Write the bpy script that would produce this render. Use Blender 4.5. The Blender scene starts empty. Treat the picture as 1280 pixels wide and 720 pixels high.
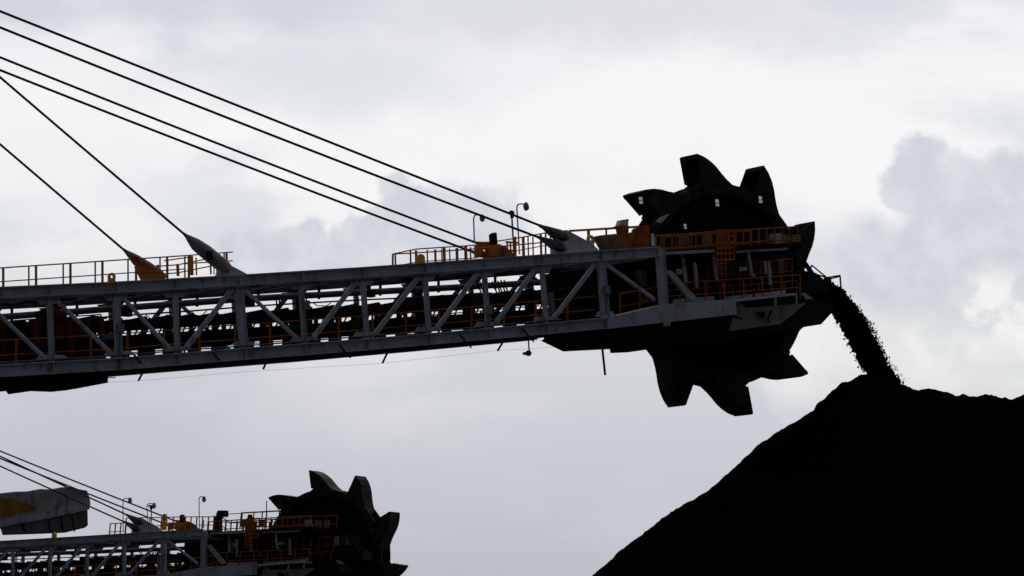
import bpy, math, random
from mathutils import Vector, Matrix, noise
random.seed(7)
S = bpy.context.scene
COL = S.collection
R = math.radians

# ------------------------------------------------------------------ camera
FPX = 4600.0
PITCH = R(6.5)
CAM = Vector((0, 0, 1.7))
cd = bpy.data.cameras.new("camera")
cam = bpy.data.objects.new("camera", cd)
COL.objects.link(cam)
cam.location = CAM
cam.rotation_euler = (math.pi / 2 + PITCH, 0, 0)
cd.sensor_width = 36
cd.lens = FPX / 1280 * 36
cd.clip_start = 0.5
cd.clip_end = 20000
S.camera = cam

# ------------------------------------------------------------------ light
SUN_EL, SUN_AZ = R(34), R(6)          # behind the scene, a little right, veiled by cloud
sl = bpy.data.lights.new("sun", 'SUN')
sl.energy = 0.6
sl.angle = R(14)
sl.color = (1, 0.95, 0.88)
sun = bpy.data.objects.new("sun", sl)
COL.objects.link(sun)
sdir = Vector((math.sin(SUN_AZ) * math.cos(SUN_EL), math.cos(SUN_AZ) * math.cos(SUN_EL), math.sin(SUN_EL)))
sun.rotation_euler = sdir.to_track_quat('Z', 'Y').to_euler()
sun.location = sdir * 300

S.view_settings.view_transform = 'Standard'
S.view_settings.look = 'None'
S.view_settings.gamma = 1
S.view_settings.exposure = 0
S.view_settings.use_curve_mapping = False


class NT:
    """small helper to write node trees as formulas"""
    def __init__(self, tree):
        self.t = tree
        tree.nodes.clear()

    def n(self, kind, **kw):
        nd = self.t.nodes.new(kind)
        for k, v in kw.items():
            setattr(nd, k, v)
        return nd

    def put(self, sock, val):
        if isinstance(val, bpy.types.NodeSocket):
            self.t.links.new(val, sock)
        else:
            sock.default_value = val

    def m(self, op, a, b=None, c=None, clamp=False):
        nd = self.n('ShaderNodeMath', operation=op, use_clamp=clamp)
        self.put(nd.inputs[0], a)
        if b is not None:
            self.put(nd.inputs[1], b)
        if c is not None:
            self.put(nd.inputs[2], c)
        return nd.outputs[0]

    def smooth(self, x, a, b):
        nd = self.n('ShaderNodeMapRange', interpolation_type='SMOOTHSTEP')
        self.put(nd.inputs[0], x)
        nd.inputs[1].default_value = a
        nd.inputs[2].default_value = b
        return nd.outputs[0]

    def mix(self, f, a, b):
        nd = self.n('ShaderNodeMix', data_type='RGBA')
        self.put(nd.inputs[0], f)
        self.put(nd.inputs[6], a)
        self.put(nd.inputs[7], b)
        return nd.outputs[2]

    def xyz(self, x, y, z):
        nd = self.n('ShaderNodeCombineXYZ')
        self.put(nd.inputs[0], x)
        self.put(nd.inputs[1], y)
        self.put(nd.inputs[2], z)
        return nd.outputs[0]

    def fbm(self, vec, scale, detail=6, rough=0.55):
        nd = self.n('ShaderNodeTexNoise')
        self.put(nd.inputs['Vector'], vec)
        nd.inputs['Scale'].default_value = scale
        nd.inputs['Detail'].default_value = detail
        nd.inputs['Roughness'].default_value = rough
        return nd.outputs[0]


def srgb(r, g, b):
    f = lambda c: ((c / 255 + 0.055) / 1.055) ** 2.4 if c > 10 else c / 255 / 12.92
    return (f(r), f(g), f(b), 1)


W = bpy.data.worlds.new("World")
S.world = W
W.use_nodes = True
t = NT(W.node_tree)
tc = t.n('ShaderNodeTexCoord')
sep = t.n('ShaderNodeSeparateXYZ')
t.t.links.new(tc.outputs['Generated'], sep.inputs[0])
X, Y, Z = sep.outputs
az = t.m('ARCTAN2', X, Y)
el = t.m('ARCSINE', Z)
K = FPX / 1280                     # one unit of sky = about 16 degrees
U = t.m('MULTIPLY', az, K)
V = t.m('MULTIPLY', el, K)
sk = lambda px, py: ((px - 640) / 1280, (884 - py) / 1280)
uv = t.xyz(U, V, 0.0)
# warped coordinates for puffy edges
nz = t.n('ShaderNodeTexNoise')
t.put(nz.inputs['Vector'], uv)
nz.inputs['Scale'].default_value = 11
nz.inputs['Detail'].default_value = 7
nz.inputs['Roughness'].default_value = 0.58
wsep = t.n('ShaderNodeSeparateXYZ')
t.t.links.new(nz.outputs['Color'], wsep.inputs[0])
WA = 0.10
Uw = t.m('ADD', U, t.m('MULTIPLY', t.m('SUBTRACT', wsep.outputs[0], 0.5), WA))
Vw = t.m('ADD', V, t.m('MULTIPLY', t.m('SUBTRACT', wsep.outputs[1], 0.5), WA))


def blob(px, py, rx, ry, soft, u=None, v=None):
    cu, cv = sk(px, py)
    a = t.m('DIVIDE', t.m('SUBTRACT', u or Uw, cu), rx / 1280)
    b = t.m('DIVIDE', t.m('SUBTRACT', v or Vw, cv), ry / 1280)
    d = t.m('SQRT', t.m('ADD', t.m('MULTIPLY', a, a), t.m('MULTIPLY', b, b)))
    return t.smooth(d, 1 + soft, 1 - soft)


def union(lst):
    r = lst[0]
    for x in lst[1:]:
        r = t.m('MAXIMUM', r, x)
    return r


# vertical run of the cloud deck: paler higher up, slate towards the horizon
vr = t.n('ShaderNodeValToRGB')
t.put(vr.inputs[0], V)
cr = vr.color_ramp
stops = [(0.0, srgb(168, 172, 184)), (0.128, srgb(184, 188, 198)), (0.25, srgb(199, 202, 211)), (0.36, srgb(214, 216, 221)),
         (0.46, srgb(243, 244, 245)), (0.60, srgb(245, 246, 247)), (0.69, srgb(226, 228, 234)), (0.95, srgb(214, 217, 225))]
cr.elements[0].position, cr.elements[0].color = stops[0]
cr.elements[1].position, cr.elements[1].color = stops[-1]
for p, c in stops[1:-1]:
    e = cr.elements.new(p)
    e.color = c
base = vr.outputs[0]
streak = t.fbm(t.xyz(t.m('MULTIPLY', U, 1.0), t.m('MULTIPLY', V, 2.6), 3.7), 3.1, 6, 0.5)
base = t.mix(t.m('MULTIPLY', t.m('MULTIPLY', t.smooth(streak, 0.50, 0.72), t.smooth(V, 0.16, 0.5)), 0.75), base, srgb(250, 250, 250))
streak2 = t.fbm(t.xyz(t.m('MULTIPLY', U, 1.0), t.m('MULTIPLY', V, 2.2), 9.1), 4.3, 6, 0.55)
base = t.mix(t.m('MULTIPLY', t.smooth(streak2, 0.48, 0.68), 0.68), base, srgb(198, 203, 215))
# broad light and dark banks
base = t.mix(t.m('MULTIPLY', blob(830, 170, 330, 140, 0.75), 0.8), base, srgb(247, 248, 249))
base = t.mix(t.m('MULTIPLY', blob(90, 250, 210, 70, 0.8), 0.6), base, srgb(238, 239, 242))
base = t.mix(t.m('MULTIPLY', blob(1010, 430, 60, 60, 0.8), 0.8), base, srgb(243, 243, 243))
base = t.mix(t.m('MULTIPLY', blob(760, 22, 320, 40, 0.7), 0.8), base, srgb(217, 219, 226))
base = t.mix(t.m('MULTIPLY', blob(400, 105, 210, 42, 0.8), 0.75), base, srgb(216, 219, 227))
base = t.mix(t.m('MULTIPLY', blob(1200, 455, 190, 50, 0.7), 0.75), base, srgb(236, 238, 236))
base = t.mix(t.m('MULTIPLY', blob(110, 560, 260, 150, 0.9), 0.5), base, srgb(186, 190, 201))
# cumulus heads
fine = t.fbm(uv, 26, 5, 0.6)
c1 = union([blob(505, 278, 62, 46, 0.13), blob(455, 300, 50, 34, 0.16), blob(395, 325, 60, 36, 0.2), blob(330, 330, 56, 28, 0.3), blob(575, 300, 80, 70, 0.25)])
c2 = union([blob(1158, 232, 44, 48, 0.2), blob(1208, 246, 64, 42, 0.22), blob(1264, 254, 66, 56, 0.2), blob(1200, 320, 96, 74, 0.22),
            blob(1115, 335, 60, 56, 0.5), blob(1270, 345, 120, 84, 0.22), blob(1340, 300, 90, 110, 0.2)])
edge = t.m('SUBTRACT', union([blob(1158, 236, 56, 62, 0.35), blob(1250, 268, 74, 68, 0.35), blob(512, 282, 76, 62, 0.35)]), 0.0)
base = t.mix(t.m('MULTIPLY', edge, 0.6), base, srgb(250, 250, 250))
cc = t.mix(t.smooth(fine, 0.35, 0.65), srgb(202, 206, 216), srgb(215, 218, 225))
base = t.mix(t.m('MULTIPLY', t.m('MAXIMUM', c1, c2), 0.9), base, cc)
puff = t.m('MULTIPLY', blob(1235, 412, 110, 56, 0.5), t.smooth(t.fbm(uv, 12, 6, 0.55), 0.47, 0.60))
base = t.mix(puff, base, srgb(243, 244, 242))
puff2 = t.m('MULTIPLY', blob(1160, 440, 170, 55, 0.6), t.smooth(t.fbm(t.xyz(U, V, 4.4), 15, 6, 0.55), 0.50, 0.60))
base = t.mix(t.m('MULTIPLY', puff2, 0.6), base, srgb(214, 217, 224))
# the deck is bright where the veiled sun stands behind it and dull on the other side of the sky
dot = t.m('ADD', t.m('ADD', t.m('MULTIPLY', X, sdir.x), t.m('MULTIPLY', Y, sdir.y)), t.m('MULTIPLY', Z, sdir.z))
glow = t.smooth(dot, 0.15, 0.84)
glow = t.m('ADD', 0.075, t.m('MULTIPLY', glow, 0.925))
bgc = t.n('ShaderNodeBackground')
t.put(bgc.inputs[0], base)
t.put(bgc.inputs[1], glow)
sky = t.n('ShaderNodeTexSky')
sky.sky_type = 'NISHITA'
sky.sun_disc = False
sky.sun_elevation = SUN_EL
sky.sun_rotation = SUN_AZ
bgs = t.n('ShaderNodeBackground')
t.put(bgs.inputs[0], sky.outputs[0])
bgs.inputs[1].default_value = 0.06
mx = t.n('ShaderNodeMixShader')
mx.inputs[0].default_value = 0.96
t.t.links.new(bgs.outputs[0], mx.inputs[1])
t.t.links.new(bgc.outputs[0], mx.inputs[2])
ow = t.n('ShaderNodeOutputWorld')
t.t.links.new(mx.outputs[0], ow.inputs[0])


# ------------------------------------------------------------------ materials
def material(name, col, rough=0.6, metal=0.0, spec=0.3, var=0.25, scale=1.2, dirt=None, bump=0.0, bscale=12, emit=None):
    m = bpy.data.materials.new(name)
    m.use_nodes = True
    k = NT(m.node_tree)
    g = k.n('ShaderNodeTexCoord').outputs['Object']
    out = k.n('ShaderNodeOutputMaterial')
    b = k.n('ShaderNodeBsdfPrincipled')
    c1 = tuple(x * (1 - var) for x in col) + (1,)
    c2 = tuple(min(1, x * (1 + var)) for x in col) + (1,)
    f = k.fbm(g, scale, 7, 0.6)
    c = k.mix(k.smooth(f, 0.3, 0.7), c1, c2)
    if dirt:
        mp = k.n('ShaderNodeMapping')
        k.put(mp.inputs['Vector'], g)
        mp.inputs['Scale'].default_value = (1.5, 1.5, 0.5)
        d = k.smooth(k.fbm(mp.outputs[0], 1.7, 8, 0.65), 0.5, 0.68)
        c = k.mix(k.m('MULTIPLY', d, dirt[1]), c, tuple(dirt[0]) + (1,))
    k.put(b.inputs['Base Color'], c)
    k.put(b.inputs['Roughness'], k.m('ADD', rough - 0.08, k.m('MULTIPLY', f, 0.16)))
    b.inputs['Metallic'].default_value = metal
    b.inputs['Specular IOR Level'].default_value = spec
    if bump:
        bp = k.n('ShaderNodeBump')
        bp.inputs['Strength'].default_value = bump
        bp.inputs['Distance'].default_value = 0.05
        k.put(bp.inputs['Height'], k.fbm(g, bscale, 6, 0.6))
        k.t.links.new(bp.outputs[0], b.inputs['Normal'])
    if emit:
        b.inputs['Emission Color'].default_value = emit[0]
        b.inputs['Emission Strength'].default_value = emit[1]
    k.t.links.new(b.outputs[0], out.inputs[0])
    return m


M = dict(
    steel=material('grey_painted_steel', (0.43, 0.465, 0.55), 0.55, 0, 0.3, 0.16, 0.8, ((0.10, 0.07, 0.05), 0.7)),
    pale=material('pale_grey_steel', (0.60, 0.61, 0.65), 0.55, 0, 0.3, 0.10, 0.8, ((0.16, 0.13, 0.11), 0.5)),
    under=material('near_black_steel', (0.020, 0.019, 0.020), 0.8, 0, 0.06, 0.3, 1.0),  # near-black steel for floor, belly, conveyor and wheel disc
    orange=material('safety_orange_paint', (0.62, 0.19, 0.015), 0.5, 0, 0.3, 0.18, 2.0, ((0.10, 0.035, 0.01), 0.5)),
    yellow=material('yellow_paint', (0.70, 0.36, 0.02), 0.5, 0, 0.3, 0.15, 2.0, ((0.12, 0.05, 0.01), 0.4)),
    rust=material('red_brown_paint', (0.115, 0.028, 0.016), 0.7, 0, 0.15, 0.35, 1.4, ((0.03, 0.012, 0.01), 0.7)),
    red=material('red_paint', (0.45, 0.02, 0.015), 0.5, 0, 0.3, 0.1, 3),
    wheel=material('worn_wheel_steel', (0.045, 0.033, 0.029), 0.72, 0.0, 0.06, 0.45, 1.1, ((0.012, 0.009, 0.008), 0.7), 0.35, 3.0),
    cable=material('dark_wire_rope', (0.025, 0.022, 0.024), 0.7, 0, 0.15, 0.2, 5),
    socket=material('dark_grey_casting', (0.26, 0.26, 0.285), 0.6, 0, 0.25, 0.2, 2.0, ((0.06, 0.04, 0.03), 0.6)),
    iron=material('dark_iron_casting', (0.13, 0.13, 0.15), 0.6, 0, 0.2, 0.2, 2.0),
    dark_orange=material('dark_orange_paint', (0.40, 0.115, 0.014), 0.65, 0, 0.15, 0.3, 1.5, ((0.06, 0.02, 0.01), 0.6)),  # darker orange than the safety paint, for inner and nose deck rails
    rust_yellow=material('rusty_yellow_paint', (0.36, 0.17, 0.04), 0.7, 0, 0.2, 0.3, 1.2, ((0.10, 0.05, 0.03), 0.9)),
    skirt=material('dark_grey_sheet', (0.17, 0.16, 0.185), 0.65, 0, 0.2, 0.25, 1.0, ((0.07, 0.06, 0.06), 0.6)),
    dark_steel=material('dark_grey_steel', (0.17, 0.18, 0.21), 0.7, 0, 0.15, 0.25, 0.9, ((0.05, 0.04, 0.035), 0.7)),  # darker grey steel for cross bracing and the far top chord
    tan=material('dusty_brown_steel', (0.26, 0.19, 0.12), 0.7, 0, 0.2, 0.25, 1.5, ((0.08, 0.045, 0.02), 0.7)),
    rubber=material('black_rubber', (0.013, 0.013, 0.013), 0.85, 0, 0.1, 0.2, 2),
    coal=material('coal', (0.005, 0.0047, 0.0047), 0.95, 0, 0.0, 0.35, 0.6, None, 0.5, 6),
    dust=material('coal_yard_dirt', (0.05, 0.047, 0.043), 0.95, 0, 0.05, 0.4, 0.05, ((0.02, 0.02, 0.02), 0.6)),
    lamp=material('lamp_housing', (0.25, 0.26, 0.28), 0.4, 0.3, 0.4, 0.1, 4),
    glass=material('lamp_lens_or_sky_glow', (0.5, 0.52, 0.55), 0.2, 0, 0.5, 0.05, 4),
    sky_glow=material('sky_hole_glow', (0.8, 0.8, 0.8), 0.3, 0, 0.4, 0.4, 30, None, 0, 12, ((0.93, 0.95, 1, 1), 0.17)),  # weak emission imitating bright sky in the wheel holes, no lamp
    hood=material('grey_ribbed_sheet', (0.42, 0.405, 0.44), 0.6, 0, 0.25, 0.22, 1.2, ((0.09, 0.08, 0.085), 0.75), 0.6, 1.6),
    sign=material('white_sign_sheet', (0.7, 0.7, 0.72), 0.5, 0, 0.3, 0.1, 6, ((0.25, 0.24, 0.26), 0.5)),
    blue=material('blue_paint', (0.06, 0.13, 0.24), 0.6, 0, 0.3, 0.15, 3),
)


# ------------------------------------------------------------------ mesh building
class MB:
    def __init__(self):
        self.v, self.f = [], []

    def add(self, vs, fs):
        o = len(self.v)
        self.v += [tuple(x) for x in vs]
        self.f += [tuple(i + o for i in f) for f in fs]
        return self

    def beam(self, p, q, bw, bh, side=(0, 1, 0)):
        p, q = Vector(p), Vector(q)
        d = (q - p).normalized()
        s = Vector(side)
        s = (s - d * s.dot(d))
        if s.length < 1e-4:
            s = Vector((1, 0, 0)) - d * d.x
        s.normalize()
        n = s.cross(d)
        s *= bw / 2
        n = n * (bh / 2)
        vs = [p - s - n, p + s - n, p + s + n, p - s + n, q - s - n, q + s - n, q + s + n, q - s + n]
        return self.add(vs, [(3, 2, 1, 0), (4, 5, 6, 7), (0, 1, 5, 4), (1, 2, 6, 5), (2, 3, 7, 6), (3, 0, 4, 7)])

    def ibeam(self, p, q, bw, bh, tf=0.035, tw=0.03, side=(0, 1, 0)):
        p, q = Vector(p), Vector(q)
        d = (q - p).normalized()
        s = Vector(side)
        s = (s - d * s.dot(d)).normalized()
        n = s.cross(d)
        if n.z < 0:
            n = -n
        o = n * (bh / 2 - tf / 2)
        self.beam(p + o, q + o, bw, tf, side)
        self.beam(p - o, q - o, bw, tf, side)
        self.beam(p, q, tw, bh - 2 * tf, side)
        return self

    def hpost(self, p, q, bw, bh, t=0.03):
        """post whose flanges face along the boom, web set back"""
        p, q = Vector(p), Vector(q)
        d = (q - p).normalized()
        n = Vector((0, 1, 0)).cross(d).normalized()
        o = n * (bh / 2 - t / 2)
        self.beam(p + o, q + o, bw, t)
        self.beam(p - o, q - o, bw, t)
        y = Vector((0, bw * 0.28, 0))
        self.beam(p - y, q - y, t, bh - 2 * t)
        return self

    def tube(self, p, q, r, n=8, r2=None):
        p, q = Vector(p), Vector(q)
        r2 = r if r2 is None else r2
        d = (q - p).normalized()
        a = Vector((0, 1, 0)) if abs(d.y) < 0.9 else Vector((1, 0, 0))
        a = (a - d * a.dot(d)).normalized()
        b = d.cross(a)
        vs = []
        for c, rr in ((p, r), (q, r2)):
            for i in range(n):
                an = 2 * math.pi * i / n
                vs.append(c + a * (rr * math.cos(an)) + b * (rr * math.sin(an)))
        fs = [(i, (i + 1) % n, n + (i + 1) % n, n + i) for i in range(n)]
        fs += [tuple(range(n - 1, -1, -1)), tuple(range(n, 2 * n))]
        return self.add(vs, fs)

    def path(self, pts, r, n=6):
        for a, b in zip(pts[:-1], pts[1:]):
            self.tube(a, b, r, n)
        return self

    def prism(self, poly, v0, v1):
        n = len(poly)
        vs = [(u, v0, w) for u, w in poly] + [(u, v1, w) for u, w in poly]
        fs = [tuple(range(n)), tuple(range(2 * n - 1, n - 1, -1))]
        fs += [(i, i + n, (i + 1) % n + n, (i + 1) % n) for i in range(n)]
        return self.add(vs, fs)

    def box(self, c, s):
        c = Vector(c)
        return self.beam(c - Vector((s[0] / 2, 0, 0)), c + Vector((s[0] / 2, 0, 0)), s[1], s[2])

    def ball(self, c, r, nu=10, nv=7, sq=(1, 1, 1)):
        vs, fs = [], []
        for j in range(nv + 1):
            th = math.pi * j / nv
            for i in range(nu):
                ph = 2 * math.pi * i / nu
                vs.append((c[0] + r * sq[0] * math.sin(th) * math.cos(ph), c[1] + r * sq[1] * math.sin(th) * math.sin(ph),
                           c[2] + r * sq[2] * math.cos(th)))
        for j in range(nv):
            for i in range(nu):
                fs.append((j * nu + i, j * nu + (i + 1) % nu, (j + 1) * nu + (i + 1) % nu, (j + 1) * nu + i))
        return self.add(vs, fs)

    def ring(self, c, r0, r1, v0, v1, n=48, a0=0.0, a1=2 * math.pi):
        """flat ring in the u-w plane with thickness along v"""
        closed = abs(a1 - a0 - 2 * math.pi) < 1e-6
        m = n if closed else n + 1
        vs = []
        for i in range(m):
            a = a0 + (a1 - a0) * i / n
            for r, v in ((r0, v0), (r1, v0), (r1, v1), (r0, v1)):
                vs.append((c[0] + r * math.cos(a), c[1] + v, c[2] + r * math.sin(a)))
        fs = []
        for i in range(n):
            j = (i + 1) % m
            for q in range(4):
                p = (q + 1) % 4
                fs.append((4 * i + q, 4 * i + p, 4 * j + p, 4 * j + q))
        return self.add(vs, fs)

    def build(self, name, mat, parent=None, smooth=False, bevel=0.0):
        me = bpy.data.meshes.new(name)
        me.from_pydata(self.v, [], self.f)
        me.validate()
        me.materials.append(M[mat] if isinstance(mat, str) else mat)
        import bmesh
        bm = bmesh.new()
        bm.from_mesh(me)
        bmesh.ops.recalc_face_normals(bm, faces=bm.faces)
        bm.to_mesh(me)
        bm.free()
        if smooth:
            for p in me.polygons:
                p.use_smooth = True
        o = bpy.data.objects.new(name, me)
        COL.objects.link(o)
        if parent is not None:
            o.parent = parent
        if bevel:
            bv = o.modifiers.new('bevel', 'BEVEL')
            bv.width = bevel
            bv.segments = 1
            bv.limit_method = 'ANGLE'
        return o


def tag(o, label=None, cat=None, group=None, kind=None):
    for k, x in (('label', label), ('category', cat), ('group', group), ('kind', kind)):
        if x:
            o[k] = x
    return o


def empty(name, mat=None, parent=None):
    o = bpy.data.objects.new(name, None)
    o.empty_display_size = 0.5
    COL.objects.link(o)
    if parent is not None:
        o.parent = parent
    if mat is not None:
        o.matrix_world = mat
    return o


# ------------------------------------------------------------------ surveying the photograph
RI = Vector((1, 0, 0))
FW = Vector((0, math.cos(PITCH), math.sin(PITCH)))
UP = Vector((0, -math.sin(PITCH), math.cos(PITCH)))


def ray(px, py):
    return RI * ((px - 640) / FPX) + FW + UP * ((360 - py) / FPX)


def at(px, py, y):
    d = ray(px, py)
    return CAM + d * (y / d.y)


class Frame:
    """machine axes: u along the boom, v across it (away from the camera), w up"""
    def __init__(self, o, th):
        a = R(th)
        self.o, self.th = o, a
        self.u = Vector((math.cos(a), math.sin(a), 0))
        self.v = Vector((-math.sin(a), math.cos(a), 0))

    def L(self, px, py, v):
        d = ray(px, py)
        k = (v - (CAM - self.o).dot(self.v)) / d.dot(self.v)
        p = CAM + d * k - self.o
        return (p.dot(self.u), p.z)

    def P(self, px, py, v):
        u, w = self.L(px, py, v)
        return Vector((u, v, w))

    def poly(self, pts, v):
        return [self.L(x, y, v) for x, y in pts]

    def world(self, p):
        return self.o + self.u * p[0] + self.v * p[1] + Vector((0, 0, p[2]))


A = Frame(at(752, 313, 139.4), 32)
BW = 5.2                                     # width of the boom between its two trusses

# ------------------------------------------------------------------ ground
g = MB()
N = 40
ext = 6000
gv = [(-ext, -600, 0), (ext, -600, 0), (ext, ext, 0), (-ext, ext, 0)]
g.add(gv, [(0, 1, 2, 3)])
tag(g.build('ground', 'dust'), kind='structure')

# ------------------------------------------------------------------ reclaimer, boom structure
root = empty('bucket_wheel_reclaimer', Matrix.Translation(A.o) @ Matrix.Rotation(A.th, 4, 'Z'))
tag(root, 'large grey bucket wheel reclaimer high up, pouring coal from its boom end onto the stockpile', 'reclaimer',
    'bucket wheel reclaimers in the coal yard')

top_px = [(0, 366), (142, 359.5), (300, 350.5), (450, 341), (605, 330), (752, 319.5), (828, 314.5)]
bot_px = [(0, 463.5), (148, 455), (304, 442.5), (460, 430.5), (610, 417.5), (757, 404)]
TOP = [A.L(x, y, 0) for x, y in top_px]
BOT = [A.L(x, y, 0) for x, y in bot_px]


def line(pts, u):
    if u <= pts[0][0]:
        a, b = pts[0], pts[1]
    elif u >= pts[-1][0]:
        a, b = pts[-2], pts[-1]
    else:
        for a, b in zip(pts[:-1], pts[1:]):
            if a[0] <= u <= b[0]:
                break
    return a[1] + (b[1] - a[1]) * (u - a[0]) / (b[0] - a[0])


wt = lambda u: line(TOP, u)
wb = lambda u: line(BOT, u)
U0 = -36.4
nodes = [(A.L(x, 340, 0)[0], A.L(x2, 440, 0)[0]) for x, x2 in
         ((62, 65), (145, 149), (219, 222), (298, 305), (376, 381), (453, 459), (531, 536), (605, 610), (677, 683), (751, 757), (825, 830))]
d0 = nodes[1][0] - nodes[0][0]
left = []
for i in range(1, 6):
    left.append((nodes[0][0] - 2.58 * i, nodes[0][1] - 2.58 * i))
nodes = left[::-1] + nodes
NL = len(left)
thick = {NL + 1: 0.30, NL + 3: 0.38, NL + 9: 0.40, NL + 10: 0.42}

def chord(line_pts, v, u0, u1, bw, bh, name='chord', mat='steel'):
    mb = MB()
    fn = wt if line_pts is TOP else wb
    us = sorted([u0, u1] + [p[0] for p in line_pts if u0 < p[0] < u1])
    for a, b in zip(us[:-1], us[1:]):
        mb.ibeam((a, v, fn(a)), (b, v, fn(b)), bw, bh, 0.045, 0.06)
    # stiffeners on the web
    for ut, ub in nodes:
        x = ut if line_pts is TOP else ub
        if u0 < x < u1:
            mb.box((x, v, fn(x)), (0.03, bw * 0.9, bh - 0.1))
    return mb.build(name, mat, root)


near_top = chord(TOP, 0, U0, nodes[-1][0] - 0.05, 0.34, 0.40)
far_top = chord(TOP, BW, U0, nodes[-1][0] - 0.05, 0.34, 0.40, mat='dark_steel')
near_bot = chord(BOT, 0, U0, nodes[-2][1] + 0.1, 0.36, 0.43)
far_bot = chord(BOT, BW, U0, nodes[-2][1] + 0.1, 0.36, 0.43)

# which way each panel's diagonal runs: 'd' falls to the right, 'u' rises to the right
dirs = {NL - 1: 'd', NL: 'd', NL + 1: 'd', NL + 2: 'u', NL + 3: 'd', NL + 4: 'u', NL + 5: 'u', NL + 6: 'u', NL + 7: 'u', NL + 8: 'u', NL + 9: 'd'}
for v, ct, cb in ((0, near_top, near_bot), (BW, far_top, far_bot)):
    for i, (ut, ub) in enumerate(nodes):
        s = thick.get(i, 0.235)
        top = Vector((ut, v, wt(ut) - 0.2))
        ubb = min(ub, nodes[-2][1]) if i < len(nodes) - 1 else ub
        wbot = wb(ubb) + 0.21 if i < len(nodes) - 1 else A.L(830, 384, 0)[1]
        bot = Vector((ub, v, wbot))
        if i == len(nodes) - 1:
            top.z += 0.30
        MB().hpost(top, bot, s * 0.55, s * 0.78).build('vertical_post', 'steel', root)
        # gussets welded to the chords
        if i < len(nodes) - 1:
            k = 0.62 if i in dirs and (dirs.get(i) == 'u' or dirs.get(i - 1) == 'd') else 0.45
            z0 = wb(ub) + 0.217
            MB().prism([(ub - k, z0), (ub + k, z0 + 2 * k * 0.11), (ub + k * 0.7, z0 + 0.26), (ub - k * 0.75, z0 + 0.22)], v - 0.021, v + 0.021).build('gusset_plate', 'steel', cb)
            z1 = wt(ut) - 0.202
            MB().prism([(ut - k * 0.9, z1 - 0.09), (ut + k * 0.9, z1 + 0.09), (ut + k * 0.55, z1 - 0.24), (ut - k * 0.55, z1 - 0.3)], v - 0.021, v + 0.021).build('gusset_plate', 'steel', ct)
        if i < len(nodes) - 1:
            dr = dirs.get(i, 'd')
            ut2, ub2 = nodes[i + 1]
            r = 0.105 if dr == 'u' else 0.085
            if dr == 'd':
                p = Vector((ut + 0.25, v, wt(ut) - 0.32))
                q = Vector((ub2 - 0.32, v, wb(ub2) + 0.36)) if i < len(nodes) - 2 else Vector((*A.L(820, 376, 0),)).to_3d()
                if i == len(nodes) - 2:
                    uu, ww = A.L(819, 375, 0)
                    q = Vector((uu, v, ww))
            else:
                p = Vector((ut2 - 0.25, v, wt(ut2) - 0.34))
                q = Vector((ub + 0.32, v, wb(ub) + 0.40))
            mb = MB().beam(p, q, r * 1.1, r * 1.75)
            mb.build('diagonal_brace', 'steel', root, bevel=0.03)
            # thin cross bracing of the far truss hides behind the pipes
# cross beams and lateral bracing between the two trusses
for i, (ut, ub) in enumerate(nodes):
    MB().ibeam((ut, 0.18, wt(ut) - 0.02), (ut, BW - 0.18, wt(ut) - 0.02), 0.22, 0.34, 0.03, 0.03, (1, 0, 0)).build('cross_beam', 'dark_steel', root)
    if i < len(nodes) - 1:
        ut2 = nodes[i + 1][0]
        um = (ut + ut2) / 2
        MB().beam((ut + .1, 0.2, wt(ut) - 0.07), (ut2 - .1, BW - 0.2, wt(ut2) - 0.07), 0.11, 0.11, (0, 0, 1)).build('lateral_brace', 'dark_steel', root)
        MB().ibeam((um, 0.18, wt(um) - 0.03), (um, BW - 0.18, wt(um) - 0.03), 0.16, 0.2, 0.02, 0.02, (1, 0, 0)).build('cross_beam', 'dark_steel', root)
# closed floor of the boom, seen from below
mb = MB()
us = [U0 + 0.3] + [p[0] for p in BOT[1:-1]] + [nodes[-2][1]]
for a, b in zip(us[:-1], us[1:]):
    mb.beam((a, BW / 2, wb(a) - 0.12), (b, BW / 2, wb(b) - 0.12), BW - 0.42, 0.05)
u = U0 + 1
while u < 0:
    mb.beam((u, 0.2, wb(u) - 0.17), (u, BW - 0.2, wb(u) - 0.17), 0.14, 0.06, (1, 0, 0))
    u += 1.29
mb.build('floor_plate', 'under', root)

# end piece of the top chord and the end post's neighbour behind the last node
pp = A.poly([(831, 339), (838, 338), (869, 372), (862, 375)], 0)
MB().prism(pp, -0.08, 0.08).build('diagonal_brace', 'steel', root)
MB().prism(A.poly([(831, 339), (838, 338), (869, 372), (862, 375)], 0), BW - 1.0, BW - 0.84).build('diagonal_brace', 'steel', root)

# ------------------------------------------------------------------ conveyor inside the boom
CV = 2.7
HW = 0.66
cpx = lambda pts, v: [A.L(x, y, v) for x, y in pts]
ctop = cpx([(0, 409), (300, 391), (620, 371.5), (745, 363)], CV - HW)
wc = lambda u: line(ctop, u)
conv = MB()
uC0, uC1 = U0 + 0.3, A.L(1005, 352, CV)[0]
us = [uC0] + [p[0] for p in ctop if uC0 < p[0] < uC1] + [uC1]
for a, b in zip(us[:-1], us[1:]):
    for s in (-1, 1):
        conv.beam((a, CV + s * HW, wc(a) - 0.165), (b, CV + s * HW, wc(b) - 0.165), 0.06, 0.33)
        conv.ibeam((a, CV + s * (HW + 0.05), wc(a) - 0.66), (b, CV + s * (HW + 0.05), wc(b) - 0.66), 0.08, 0.19, 0.02, 0.02)
CONV = conv.build('conveyor', 'under', root)
belt = MB()
for a, b in zip(us[:-1], us[1:]):
    belt.beam((a, CV, wc(a) - 0.14), (b, CV, wc(b) - 0.14), 1.24, 0.03)
    belt.beam((a, CV, wc(a) - 0.84), (b, CV, wc(b) - 0.93), 1.24, 0.34)
belt.build('belt', 'rubber', CONV)
lad = MB()
rng = random.Random(3)
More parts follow.
